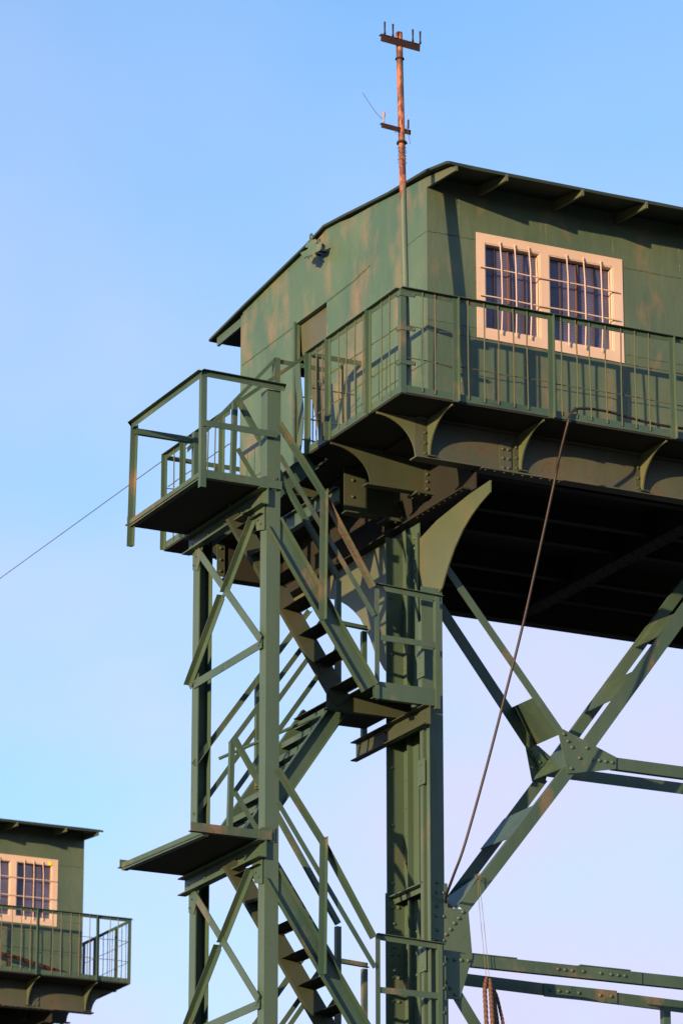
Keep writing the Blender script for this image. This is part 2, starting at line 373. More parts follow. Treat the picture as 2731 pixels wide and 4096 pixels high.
    # windows
    for kx, (Wn, o0, o1) in enumerate(((W1, 1.183+w0, 2.902+w0), (W2, LEN-2.902-w0, LEN-1.183-w0))):
        if not far and kx: pass
        wf = MBd(); z0, z1 = 16.762, 17.91
        us = sorted({o0, o1, *[x for a in Wn for x in a]})
        wall(wf, 0, us, [z0, *WZ, z1], [(a, b, *WZ) for a, b in Wn], lambda u, z, d: V((u, FY-.008+d, z)), .006)
        wo = wf
        for a, b in Wn:      # reveals
            for q, p in (((a, FY-.002, WZ[0]), (a+.012, FY+.09, WZ[1])), ((b-.012, FY-.002, WZ[0]), (b, FY+.09, WZ[1])), ((a+.012, FY-.002, WZ[1]-.012), (b-.012, FY+.09, WZ[1])), ((a+.012, FY-.002, WZ[0]), (b-.012, FY+.09, WZ[0]+.012))):
                wf.box(q, p)
        win = wf.build('window', MCR, h, label='barred window with worn cream painted frame' if not kx else None)
        for a, b in Wn:
            gl = MBd(); gl.box((a+.012, FY+.075, WZ[0]+.012), (b-.012, FY+.082, WZ[1]-.012)); gl.build('pane', MGL, win)
            fr = MBd(); w_ = b-a
            fr.box((a+w_*.46, FY+.055, WZ[0]+.012), (a+w_*.495, FY+.075, WZ[1]-.012)); fr.build('mullion', MWD, win)
            fr = MBd()
            for q in (.22, .74): fr.box((a+w_*q, FY+.06, WZ[0]+.012), (a+w_*q+.009, FY+.075, WZ[1]-.012))
            fr.build('sash', MBR, win)
            # grille
            for q in (.27, .53, .79):
                x = a+w_*q; k = MBd(); bt = jit(.01)
                k.tube([(x+jit(.01), FY-.02, WZ[1]+.035), (x+bt*.4, FY-.035, 17.6), (x+bt, FY-.035, 17.3), (x+bt, FY-.035, 17.1), (x-bt*.5, FY-.03, WZ[0]-.04)], .0066, 6); k.build('grille_bar', MCR, win, True)
        for z in (17.53, 17.22) + ((17.0,) if far else ()):
            k = MBd(); k.tube([(o0+.03+i*(o1-o0-.09)/9, FY-.024, z+.003*math.sin(i*1.3)) for i in range(10)], .0085, 6); k.build('grille_bar', MCR, win, True)
    return h
near_house = house('green steel machinery house with the emblem and torn door, filling the upper right')

# ------------------------------------------------------------------ wall emblem
em = thing('wall_emblem', 'green cut-out metal crest on pins under the roof edge of the near house gable', 'emblem')
XE = GX-.135
E1 = [(283,552),(275,530),(288,505),(312,470),(330,462),(345,445),(352,430),(380,432),(398,428),(430,415),(448,430),(458,448),(452,478),(430,495),(470,490),(500,478),(540,458),(545,480),(528,498),(524,520),(530,535),(518,548),(516,572),(498,600),(455,615),(425,640),(428,655),(445,680),(440,697),(418,700),(412,730),(380,782),(340,768),(300,758),(318,728),(262,718),(258,705),(235,690),(228,672),(210,655),(203,630),(240,612),(300,585),(325,560),(318,545)]
b_ = MBd(); b_.plate([sv('T', x, y, X=XE) for x, y in E1], (.012, 0, 0))
b_.build('crest_plate', MW, em)
for pts in ([(262,718),(318,680)], [(322,725),(352,668)], [(378,700),(372,680),(384,660)], [(385,780),(420,706)]):
    k = MBd(); k.tube([sv('T', x, y, X=XE-.004) for x, y in pts], .004, 5); k.build('crest_rib', MRU, em)
rg = MBd(); c0 = sv('T', 370, 395, X=XE+.006)
rg.tube([c0 + EY*(.028*math.cos(a)) + EZ*(.045*math.sin(a)) for a in [2*math.pi*i/16 for i in range(17)]], .009, 6); rg.build('crest_ring', MS, em)
for (x, y) in ((570, 515), (598, 628), (510, 668)):
    k = MBd(); p = sv('T', x, y, X=GX); k.tube([(XE+.012, p.y, p.z), p], .013, 8); k.build('mounting_pin', MRU, em)

# ------------------------------------------------------------------ walkway with railings
def railing_run(par, mk, posts, bals, z_top=16.885, rail_ends=None, edge=True, bars=(16.50, 16.155), skip_bars=False):
    """mk(s, out, z): s along the run, out = outward, z up. Posts are angle irons, balusters round bars."""
    a, b = rail_ends
    d = mk(1, 0, 0)-mk(0, 0, 0); o = mk(0, 1, 0)-mk(0, 0, 0)
    r = MBd(); k = max(2, int((b-a)/.5)); 
    pts = [a+(b-a)*i/k for i in range(k+1)]
    for s0, s1 in zip(pts[:-1], pts[1:]):
        z0, z1 = z_top+.006*noise.noise(V((s0*1.1, z_top, 1))), z_top+.006*noise.noise(V((s1*1.1, z_top, 1)))
        r.ext([(-.006, 0), (.045, 0), (.045, -.006), (0, -.006), (0, -.055), (-.006, -.055)], mk(s0, 0, z0), mk(s1, 0, z1), o, EZ)
    r.build('top_rail', MS, par)
    if edge:
        r = MBd(); r.ext([(-.006, .075), (0, .075), (0, 0), (-.05, 0), (-.05, .006), (-.006, .006)], mk(a, 0, ZF), mk(b, 0, ZF), o, EZ); r.build('edge_strip', MS, par)
    for p in posts:
        r = MBd(); r.ext([(0, 0), (.055, 0), (.055, .05), (.048, .05), (.048, .008), (0, .008)], mk(p, .001, ZF-.015), mk(p+jit(.006), .001, z_top-.008), d, o); r.build('post', MS, par)
    if not skip_bars:
        ends = sorted(list(posts)+[a, b])
        for z in bars:
            for s0, s1 in zip(ends[:-1], ends[1:]):
                if s1-s0 < .12: continue
                r = MBd(); zz0 = [z+jit(.008) for _ in range(5)]
                r.tube([mk(s0+(s1-s0)*i/4, -.012, zz0[i]) for i in range(5)], .0056, 5); r.build('cross_bar', MB_, par, True)
    for s in bals:
        r = MBd(); j = jit(.012); r.tube([mk(s+jit(.004), .006, z_top-.012), mk(s+j, .008, 16.5), mk(s+j*.7+jit(.006), .008, 16.2), mk(s+jit(.005), .006, ZF+.03)], .0072, 6); r.build('baluster', MB_, par, True)
def walkway(label, far=False):
    wk = thing('walkway', label, 'walkway', 'railed walkways round the crane houses')
    dk = MBd()
    dk.box((.006, .006, ZF-.02), (LEN-.006, FY, ZF+.002)); dk.box((.006, FY, ZF-.02), (GX+.04, 2.1, ZF+.002))
    dk.box((.006, 3.9, ZF-.02), (GX+.04, BY, ZF+.002)); dk.box((.006, BY, ZF-.02), (LEN-.006, 5.70, ZF+.002))
    dk.box((.25, 2.1, ZF-.02), (GX+.04, 3.9, ZF+.002)); dk.box((LEN-GX, FY, ZF-.02), (LEN-.006, BY, ZF+.002))
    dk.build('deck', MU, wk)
    mkA = lambda s, o, z: V((s, -o, z)); mkB = lambda s, o, z: V((-o, s, z))
    balA = [.239, .376, .752, .934, 1.089, 1.262, 1.421, 1.806, 1.979, 2.143, 2.326, 2.505, 2.67, 2.833, 3.26, 3.42, 3.58, 3.74, 3.9, 4.06]
    balA += [4.7+.165*i for i in range(27)]
    railing_run(wk, mkA, [.575, 1.655, 3.07, 4.3, 5.5, 6.7, 7.9, LEN-.06], [b for b in balA if b < LEN-.1], rail_ends=(0, LEN))
    railing_run(wk, mkB, [.64, 1.55, 2.02], [.224, .406, .80, .995, 1.189, 1.367, 1.734, 1.875], rail_ends=(.02, 2.10))
    railing_run(wk, mkB, [4.12, 5.13, 5.63], [4.352, 4.534, 4.75, 4.93, 5.264, 5.432], rail_ends=(4.0, 5.70))
    mkC = lambda s, o, z: V((s, 5.7+o, z)); mkE = lambda s, o, z: V((LEN+o, s, z))
    railing_run(wk, mkC, [.6, 1.6, 2.6, 3.6, 4.6, 5.6, 6.6, 7.6, 8.6], [], rail_ends=(.02, LEN))
    railing_run(wk, mkE, [.5, 1.7, 2.9, 4.1, 5.3], [.16*i+.1 for i in range(1, 33) if i % 7 not in (2, 3)], rail_ends=(.02, 5.7))
    # corner post
    cp = MBd(); cp.ext(L_(.06, .06, .007), (-.003, -.003, ZF-.01), (-.003, -.003, 16.87), EX, EY); cp.build('corner_post', MS, wk)
    # railing across the gable walk beside the door
    r = MBd(); r.ext([(0, 0), (.045, 0), (.045, -.006), (.006, -.006), (.006, -.055), (0, -.055)], (.05, 2.10, 16.905), (GX, 2.10, 16.905), EY, EZ); r.build('top_rail', MS, wk)
    for x in (.12, .40):
        r = MBd(); r.tube([(x, 2.11, 16.87), (x+.01, 2.11, 16.4), (x+.03, 2.11, ZF+.02)], .014, 6); r.build('baluster', MB_, wk, True)
    for z in (16.52, 16.17):
        r = MBd(); r.tube([(.06, 2.11, z), (GX-.05, 2.11, z)], .007, 6); r.build('cross_bar', MB_, wk, True)
    # rail beside the door head and the bent strip
    r = MBd(); r.mem(L_(.05, .05, .006), (.0, 2.9, 17.10), (GX, 2.9, 17.09), -EZ); r.build('top_rail', MS, wk)
    r = MBd(); r.ext(L_(.065, .06, .007), (-.01, 2.87, 15.3), (-.01, 2.87, 17.10), EX, EY); r.build('post', MS, wk)
    if not far:
        cl = bez([(.1, 2.56, 16.95), (.1, 2.53, 16.7), (.1, 2.47, 16.4), (.1, 2.48, 16.15), (.1, 2.54, 15.9), (.1, 2.56, 15.74)], 5)
        r = MBd(); r.plate([p+EY*.06 for p in cl]+[p-EY*.06 for p in cl[::-1]], (.008, 0, 0))
        r.build('bent_strip', MS, wk, label='bent flat strip beside the doorway')
    return wk
near_walk = walkway('railed steel walkway wrapped round the near house, rusty bars and angle posts')

# ------------------------------------------------------------------ gantry: girders, brackets, columns, braces
def arc_bracket(name, par, y_or_x, axis, tip, foot, ztop, zbot, t=.014, mat=MS, flange=.0, fd=1):
    """Cantilever bracket with a concave quarter-curve edge; tip and foot are positions along the reach."""
    m = MBd()
    # curve runs from the tip (top) to the foot (bottom)
    cur = [(foot+(tip-foot)*(1-math.sin(math.pi/2*i/12)), ztop-.025-(ztop-.025-zbot)*(1-math.cos(math.pi/2*i/12))) for i in range(13)]
    xe = foot+(.04 if axis == 'Y' else .0)
    out = [(tip, ztop)] + cur + [(xe, zbot), (xe, ztop)]
    if axis == 'Y': P = lambda s, z, d=0: V((y_or_x+d, s, z))
    else: P = lambda s, z, d=0: V((s, y_or_x+d, z))
    n = V((t, 0, 0)) if axis == 'Y' else V((0, t, 0))
    m.plate([P(s, z) for s, z in out], n)
    if flange:
        for (s0, z0), (s1, z1) in zip(cur[:-1], cur[1:]):
            u = V((1, 0, 0)) if axis == 'Y' else V((0, 1, 0))
            m.ext([(-flange, -.006), (flange+t, -.006), (flange+t, .004), (-flange, .004)], P(s0, z0), P(s1, z1), u, EZ)
    return m.build(name, mat, par)
def gantry(label, far=False):
    ga = thing('crane_gantry', label, 'crane frame', 'riveted crane gantries')
    XE_ = LEN-.45
    # front girder with its rivet strips
    for Yw, sgn in ((.57, 1), (5.10, -1)):
        m = MBd(); zb = 15.335
        m.box((.45, Yw, zb+.015), (XE_, Yw+.014, ZF-.022))
        m.box((.43, Yw-.07, zb), (XE_+.02, Yw+.085, zb+.015))
        m.box((.45, Yw-.07, ZF-.040), (XE_, Yw-.001, ZF-.025))
        if sgn == 1:
            for x0 in (1.40, LEN-1.62):
                m.box((x0, Yw-.012, zb+.016), (x0+.13, Yw-.001, zb+.36))
                for i in range(4):
                    for dx in (.035, .095): m.rivet((x0+dx, Yw-.012, zb+.05+i*.1), -EY, .018)
            for x0 in (1.16, LEN-2.2):
                m.box((x0, Yw-.085, zb-.014), (x0+.92, Yw+.10, zb-.001))
                for i in range(9): m.rivet((x0+.05+i*.105, Yw-.06, zb-.014), -EZ, .014)
            for i in range(9): m.rivet((1.21+i*.105, Yw-.05, zb+.015), EZ, .012)
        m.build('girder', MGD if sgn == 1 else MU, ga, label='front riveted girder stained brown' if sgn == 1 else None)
    for x in (.577, 1.612, 3.03, 4.4, LEN-3.03, LEN-1.626, LEN-.577):
        m = arc_bracket('bracket', ga, x, 'Y', .03, .515, ZF-.022, 15.365, mat=MBT)
        m = MBd(); m.box((x-.05, .555, 15.352), (x-.002, .569, 15.66))
        for i in range(3): m.rivet((x-.026, .555, 15.40+i*.11), -EY, .017)
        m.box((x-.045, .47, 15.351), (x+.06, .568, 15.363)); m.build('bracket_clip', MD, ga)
    # brackets out to the gable side
    arc_bracket('bracket', ga, .57, 'X', .02, .449, ZF-.022, 15.35, mat=MBT)
    for Yb, x0, zt in ((1.60, .47, ZF-.022),):
        m = MBd(); m.box((x0, Yb, 15.375), (1.22, Yb+.012, zt)); m.box((x0-.06, Yb-.05, 15.36), (1.20, Yb+.06, 15.374))
        m.box((1.09, Yb-.012, 15.376), (1.21, Yb-.001, 15.66))
        for a, b in ((1.115, 15.42), (1.115, 15.58), (1.165, 15.50), (1.115, 15.50)): m.rivet((a, Yb-.012, b), -EY, .019)
        m.box((.95, Yb-.10, 15.335), (1.25, Yb+.12, 15.359))
        for a in (.99, 1.07, 1.15, 1.22):
            for b in (-.07, .08): m.rivet((a, Yb+b, 15.335), -EZ, .016)
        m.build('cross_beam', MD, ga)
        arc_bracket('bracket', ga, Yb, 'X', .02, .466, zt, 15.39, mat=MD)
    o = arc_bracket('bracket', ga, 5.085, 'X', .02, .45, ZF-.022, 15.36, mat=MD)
    m = MBd(); m.box((.36, 5.07, 15.362), (.45, 5.084, 15.75))
    for b in (15.42, 15.55, 15.68): m.rivet((.40, 5.07, b), -EY, .02)
    m.build('bracket_clip', MD, ga)
    m = MBd(); m.box((.5, 2.26, 15.285), (1.17, 2.272, ZF-.022)); m.box((.49, 2.20, 15.27), (1.16, 2.33, 15.284))
    for b in (15.46, 15.64): m.rivet((.60, 2.26, b), -EY, .02)
    for a, b in ((1.06, 15.40), (1.06, 15.55), (1.12, 15.47)): m.rivet((a, 2.26, b), -EY, .02)
    m.box((.93, 2.16, 15.235), (1.22, 2.38, 15.268))
    for a in (.98, 1.06, 1.14): m.rivet((a, 2.19, 15.235), -EZ, .017)
    m.build('cross_beam', MD, ga)
    # small channels behind the stair head
    for p, q, h_ in (((.30, 2.27, 15.27), (.30, 3.2, 15.27), .19), ((.49, 2.33, 15.40), (.49, 3.9, 15.40), .17)):
        m = MBd(); m.mem(C_(h_, .06, .01), p, q, EZ, -1); m.build('channel', MS, ga)
    m = MBd(); m.mem(C_(.17, .06, .01), (-.02, 3.0, 15.64), (.72, 3.0, 15.64), EZ, 1); m.rivet((.66, 2.94, 15.74), -EY, .02); m.build('channel', MD, ga)
    # under-deck framing (its shade is in the paint colour)
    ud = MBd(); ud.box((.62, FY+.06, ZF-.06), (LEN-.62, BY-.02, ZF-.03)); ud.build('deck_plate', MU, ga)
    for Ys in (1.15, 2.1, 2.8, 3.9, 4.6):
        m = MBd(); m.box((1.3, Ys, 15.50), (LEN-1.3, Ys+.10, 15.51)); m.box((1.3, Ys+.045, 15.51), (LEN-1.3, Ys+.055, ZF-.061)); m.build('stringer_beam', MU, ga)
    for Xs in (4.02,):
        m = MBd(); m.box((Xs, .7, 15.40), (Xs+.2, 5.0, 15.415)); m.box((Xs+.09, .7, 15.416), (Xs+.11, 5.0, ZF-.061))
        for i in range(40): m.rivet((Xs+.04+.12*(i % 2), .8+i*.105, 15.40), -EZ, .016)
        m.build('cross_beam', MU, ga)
    # columns: near flange, web, far flange
    for cx_, s in ((1.15, 1), (LEN-1.15, -1)):
        def cb(m, a, b):      # box in column-local x
            x0, x1 = sorted((cx_+s*(a[0]-1.15), cx_+s*(b[0]-1.15))); m.box((x0, a[1], a[2]), (x1, b[1], b[2]))
        cr = lambda m, p, n, r: m.rivet((cx_+s*(p[0]-1.15), p[1], p[2]), (n[0]*s, n[1], n[2]), r)
        m = MBd(); zt = 15.26
        cb(m, (1.15, 1.435, 0), (1.162, 1.84, 14.31)); cb(m, (1.15, 1.841, 0), (1.162, 2.185, zt))                                # web
        cb(m, (.95, 1.42, 0), (1.187, 1.434, 14.31)); cb(m, (.945, 2.186, 0), (1.187, 2.20, 15.05))    # flanges
        cb(m, (.935, 2.201, 0), (1.187, 2.212, 11.3)); cb(m, (.98, 1.408, 0), (1.215, 1.419, 11.26))   # splice cover plates, lower part
        cb(m, (1.138, 2.10, 0), (1.149, 2.185, zt)); cb(m, (1.138, 1.435, 0), (1.149, 1.53, 14.31)); 
        z = .3
        while z < 15.0:
            cr(m, (1.138, 2.135, z), -EX, .014)
            if z < 14.2: cr(m, (1.138, 1.49, z), -EX, .014)
            z += .29 if z > 11.3 else .145
        z = 9.0
        while z < 15.0:
            cr(m, (1.00, 2.186, z), -EY, .018)
            if z < 11.2:
                cr(m, (1.02, 2.186, z+.07), -EY, .018); cr(m, (1.07, 2.186, z), -EY, .018)
                cr(m, (1.09, 1.408, z), -EY, .02); cr(m, (1.165, 1.408, z+.0), -EY, .02); cr(m, (1.10, 1.408, z+.1), -EY, .02)
            z += .24 if z < 11.2 else .6
        m.build('column', MC, ga)
        if s == 1:
            m = MBd()      # angle post in front of the web, with bolted joint plates
            m.ext(L_(.075, .06, .008), (.965, 1.36, 0), (.965, 1.36, 12.84), EX, -EY)
            m.ext(L_(.05, .07, .008), (.955, 1.41, 0), (.955, 1.41, 12.84), EX, EY)
            for z0 in (12.24, 10.35, 13.35):
                m.box((.938, 1.35, z0), (.946, 1.50, z0+.26))
                for b in (.05, .21): m.rivet((.938, 1.43, z0+b), -EX, .014)
            m.ext(L_(.06, .08, .01), (.955, 1.43, 13.1), (.955, 1.43, 13.95), EX, EY)
            m.build('ladder_post', MC, ga)
            m = MBd(); m.box((1.122, 1.835, 0), (1.137, 1.95, 15.03)); m.box((1.06, 1.951, 0), (1.137, 1.963, 15.03))
            for i in range(5): m.rivet((1.122, 1.885, 14.98-i*.115), -EX, .022)
            for i in range(8): m.rivet((1.122, 1.885, 11.3-i*.22), -EX, .018)
            m.build('column_angle', MC, ga)
            m = MBd(); m.box((.955, 1.44, 11.25), (1.14, 2.18, 11.262)); m.box((1.02, 1.44, 11.19), (1.03, 2.18, 11.249))
            for i in range(3): m.rivet((1.02, 1.55+i*.2, 11.22), -EX, .015)
            m.build('stiffener', MC, ga)
        # haunch plates spreading out to the girders
        hx = cx_ + s*.0005
        R_ = [(.308, 15.135), (.311, 15.011), (.537, 14.949), (.73, 14.876), (.907, 14.78), (1.086, 14.641), (1.213, 14.503), (1.30, 14.39), (1.359, 14.30), (1.42, 14.27)] 
        m = MBd()
        if not far: m.plate([(hx, y, z) for y, z in R_] + [(hx, 1.436, 14.28), (hx, 1.84, 14.28), (hx, 1.84, 14.96), (hx, 1.45, 15.05), (hx, .75, 15.12)], (s*.014, 0, 0)), m.build('haunch_plate', MBT, ga)
        Lh = [(2.21, 13.3), (2.30, 13.75), (2.62, 14.02) , (2.959, 14.20), (3.165, 14.42), (3.445, 14.66), (3.714, 14.82), (4.0, 14.93), (4.4, 15.02), (4.9, 15.08), (5.09, 15.09), (5.09, 15.315), (2.21, 15.315)]
        Lh = [(2.215, 13.45), (2.40, 13.58), (2.65, 13.78), (2.862, 14.027), (2.96, 14.19), (3.068, 14.329), (3.2, 14.48), (3.347, 14.60), (3.48, 14.69), (3.616, 14.766), (3.8, 14.85), (4.1, 14.95), (4.6, 15.05), (5.085, 15.09), (5.085, 15.315), (2.215, 15.315)]
        m = MBd(); m.plate([(hx, y, z) for y, z in Lh], (s*.014, 0, 0)); m.build('haunch_plate', MBT, ga)
        m = MBd(); m.box((cx_-.11, .70, 15.15), (cx_+.11, 5.05, 15.165)); m.box((cx_-.007, .70, 15.166), (cx_+.007, 5.05, ZF-.061)); m.box((cx_-.007, .60, 15.139), (cx_+.007, .699, 15.32))
        for i in range(9): m.rivet((cx_-.08, .76+i*.12, 15.15), -EZ, .016)
        m.build('cross_beam', MU, ga)
    return ga
near_gantry = gantry('riveted steel gantry column, girder and braces carrying the near house')
def nbar(name, par, p, q, wdt, depth, face='front', mat=MS, side=1, t=.012):
    """Brace angle iron in an X-Z plane: wide leg faces -Y, second leg along one edge points away (+Y)."""
    p, q = V(p), V(q); d = (q-p).normalized(); u = EY.cross(d).normalized()*side
    m = MBd(); m.ext([(-wdt/2, 0), (wdt/2, 0), (wdt/2, t), (-wdt/2+t, t), (-wdt/2+t, depth), (-wdt/2, depth)], p, q, u, EY)
    return m.build(name, mat, par)
ga = near_gantry
YF, YB = 1.42, 2.15
def mid(a, b): return (a+b)/2
def quad_bar(name, k, a, b, c, d, Y, depth=.07, side=1, ext0=0, ext1=0, mat=MS):
    """Brace given by its four outline corners a-b (start), c-d (end) surveyed on plane Y."""
    A, B, C_2, D_ = (sv(k, *p, Y=Y) for p in (a, b, c, d)); p, q = mid(A, B), mid(C_2, D_); dd = (q-p).normalized()
    u = EY.cross(dd).normalized(); wdt = abs((B-A).dot(u))*.5+abs((D_-C_2).dot(u))*.5
    return nbar(name, ga, p-dd*ext0, q+dd*ext1, wdt, depth, side=side, mat=mat)
# bars of the X truss, front plane then back plane
quad_bar('brace', 'N', (945, 958), (1008, 1008), (1480, 200), (1568, 250), YF-.0, ext0=.05, ext1=.9, side=-1)
quad_bar('brace', 'N', (170, 0), (120, 0), (815, 930), (760, 930), YF, ext0=.34, side=1)
fa, fb = (sv('N', 812, 1150, Y=YF)+sv('N', 868, 1188, Y=YF))/2, (sv('O', 195, 655, Y=YF)+sv('O', 262, 675, Y=YF))/2
nbar('brace', ga, fa, fb, .125, .07, side=-1)
nbar('brace', ga, sv('N', 1120, 1122, Y=YF), V((5.2, YF, 12.72)), .125, .07, side=-1)
nbar('brace', ga, V((1.3, YF, 10.515)), V((5.6, YF, 10.52)), .12, .07, side=-1)
quad_bar('brace', 'N', (25, 200), (100, 200), (560, 1018), (640, 1018), YB, ext0=.6, ext1=.12, side=1)
quad_bar('brace', 'N', (845, 925), (905, 960), (1268, 350), (1350, 350), YB, ext0=.45, ext1=.95, side=1)
fa, fb = (sv('N', 610, 1240, Y=YB)+sv('N', 672, 1275, Y=YB))/2, (sv('O', 170, 540, Y=YB)+sv('O', 215, 590, Y=YB))/2
nbar('brace', ga, fa+(fa-fb).normalized()*.1, fb+(fb-fa).normalized()*.3, .12, .07, side=1)
nbar('brace', ga, V((2.75, YB, 12.77)), V((5.2, YB, 12.77)), .12, .07, side=1)
nbar('brace', ga, V((1.3, YB, 10.50)), V((5.6, YB, 10.42)), .125, .07, side=1)
# lower X below the frame edge
nbar('brace', ga, (1.22, YF, 10.3), (2.7, YF, 8.2), .12, .07, side=1); nbar('brace', ga, (1.22, YB, 10.4), (2.7, YB, 8.2), .13, .07, side=1)
def gusset(Y, pts, rv, t=.014, name='gusset_plate', k='N', nd=-1, mat=MS):
    m = MBd(); m.plate([sv(k, x, y, Y=Y) for x, y in pts], (0, t, 0))
    for x, y in rv: m.rivet(sv(k, x, y, Y=Y), -EY, .021)
    return m.build(name, mat, ga)
gusset(YF-.016, [(775, 940), (800, 905), (1140, 1085), (1138, 1160), (830, 1190)], [(805, 938), (830, 983), (857, 1022), (952, 1026), (905, 1090), (988, 1102), (1030, 1106), (1072, 1112), (1113, 1118), (852, 1158)])
gusset(YB+.03, [(563, 1018), (605, 1238), (690, 1235), (720, 1080), (640, 1010)], [])
gusset(YB-.016, [(600, 1045), (605, 1000), (700, 1110), (650, 1160)], [(598, 1038), (624, 1077), (648, 1117)])
gusset(YF-.014, [(120, 652), (262, 670), (287, 955), (210, 1215), (122, 1207)], [(227, 682), (203, 719), (176, 750), (152, 787), (125, 818), (178, 972), (217, 975), (260, 977), (133, 965), (181, 1183), (152, 1145), (127, 1107)], k='O')
# tie plates from the front bar to the back bar
def tie(a, b, c, d, rv=(), k='N', Ya=YB, Yb=YF, mat=MS):
    A, B = sv(k, *a, Y=Ya), sv(k, *b, Y=Ya); C2, D2 = sv(k, *c, Y=Yb), sv(k, *d, Y=Yb)
    n = (B-A).cross(C2-A).normalized()*.01; m = MBd(); m.plate([A, B, C2, D2], n)
    for i in range(4): m.rivet(A.lerp(B, (i+.5)/4)-n*.2+(D2-A)*.04, n if n.y < 0 or n.x < 0 else -n, .018)
    return m.build('tie_plate', mat, ga)
tie((475, 765), (630, 1004), (775, 940), (618, 700))
tie((1075, 622), (935, 806), (1130, 712), (1280, 525))
tie((1375, 225), (1262, 385), (1440, 300), (1568, 150))
tie((760, 1045), (605, 1235), (825, 1145), (965, 965))
tie((482, 118), (338, 303), (520, 230), (672, 30), k='O'); tie((280, 480), (112, 610), (193, 668), (330, 460), k='O')
for y0, z0 in ((0, 0),):
    for x0, x1, zc in ((1.5, 2.0, 10.581), (2.72, 3.3, 10.583)):
        m = MBd(); m.box((x0, YF, zc), (x1, YF+.09, zc+.01)); m.build('cover_plate', MS, ga)
    m = MBd()       # splices on the long horizontals
    m.box((2.74, YF-.012, 10.455), (3.42, YF-.001, 10.575))
    for x in (2.46, 2.54, 2.62, 2.74, 2.94, 3.06, 3.14, 3.22): m.rivet((x, YF-.012 if x >= 2.74 else YF, 10.52), -EY, .02)
    m.build('splice_plate', MS, ga)
    m = MBd(); m.box((2.70, YB-.014, 10.40), (3.55, YB-.001, 10.535))
    for x in (2.77, 2.87, 2.97, 3.10, 3.35, 3.48): m.rivet((x, YB-.014, 10.47), -EY, .02)
    m.build('splice_plate', MS, ga)
m = MBd(); m.ext(L_(.08, .08, .01), (4.05, YB-.1, 8.0), (4.05, YB-.1, 10.40), EX, EY); m.mem(L_(.08, .08, .01), (4.1, YB-.12, 9.9), (4.5, YB-.12, 10.40), EY); m.build('hanger', MS, ga)

# ------------------------------------------------------------------ stair tower
st = thing('stair_tower', 'green steel stair tower with platforms and zigzag flights beside the gantry column', 'stair tower')
YN, YM = 1.25, 1.83
m = MBd(); m.box((-.86, YN, 0), (-.712, YN+.145, 16.08)); m.build('tower_column', MC, st)
m = MBd(); m.box((-.87, 2.83, 0), (-.858, 2.975, 15.02)); m.box((-.858, 2.963, 0), (-.72, 2.975, 15.02)); m.box((-.73, 2.83, 0), (-.72, 2.962, 15.02))
m.build('tower_column', MC, st)
m = MBd(); m.box((-.93, 2.85, 15.06), (-.79, 2.86, 16.12)); m.box((-.93, 2.861, 15.06), (-.92, 2.92, 16.12)); m.build('post', MS, st)
def plat(z, x0, x1, y0, y1, xb, xf):
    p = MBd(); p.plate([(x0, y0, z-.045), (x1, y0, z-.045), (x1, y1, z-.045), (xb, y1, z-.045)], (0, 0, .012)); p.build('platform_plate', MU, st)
    p = MBd()
    p.ext([(0, 0), (.0, .075), (.008, .075), (.008, .008), (.06, .008), (.06, 0)], (x0, y0, z-.06), (xb, y1, z-.06), EX, EZ)
    p.build('platform_edge', MFL if z > 14 else MS, st); p = MBd()
    p.ext([(0, 0), (.0, .085), (.008, .085), (.008, .008), (.06, .008), (.06, 0)], (xf, min(y0, 1.22)-.005, z-.06), (x1, min(y0, 1.22)-.005, z-.06), EY, EZ)
    p.build('platform_edge', MS if z > 14 else MFL, st); p = MBd(); x0 = xb
    p.ext([(0, .03), (.0, .11), (.008, .11), (.008, .038), (.06, .038), (.06, .03)], (x0-.02, y1, z-.06), (x1, y1, z-.06), EY, EZ)
    p.build('platform_edge', MS, st)
    c = MBd()        # channel under the platform
    c.ext([(0, 0), (-.09, 0), (-.09, .012), (-.012, .012), (-.012, .165), (-.09, .165), (-.09, .177), (0, .177)], (-.862, 1.20, z-.24), (-.862, 3.09, z-.24), EX, EZ)
    for y in (1.35, 1.8, 2.2, 2.6, 3.0): c.rivet((-.874, y, z-.15), -EX, .016)
    c.build('platform_beam', MS, st)
    c = MBd(); c.plate([(-1.02, YN-.016, z-.035), (-.90, YN-.016, z+.06), (-.79, YN-.016, z+.075), (-.76, YN-.016, z+.07), (-.76, YN-.016, z-.075), (-1.0, YN-.016, z-.04)], (0, .009, 0))
    for a in ((-.79, z+.04), (-.79, z-.04), (-.96, z-.01)): c.rivet((a[0], YN-.016, a[1]), -EY, .009)
    c.build('gusset_plate', MS, st)
plat(15.09, -1.585, -.71, 1.22, 3.0, -1.585, -1.575); plat(11.50, -1.47, -.80, 1.36, 3.02, -1.595, -1.66)
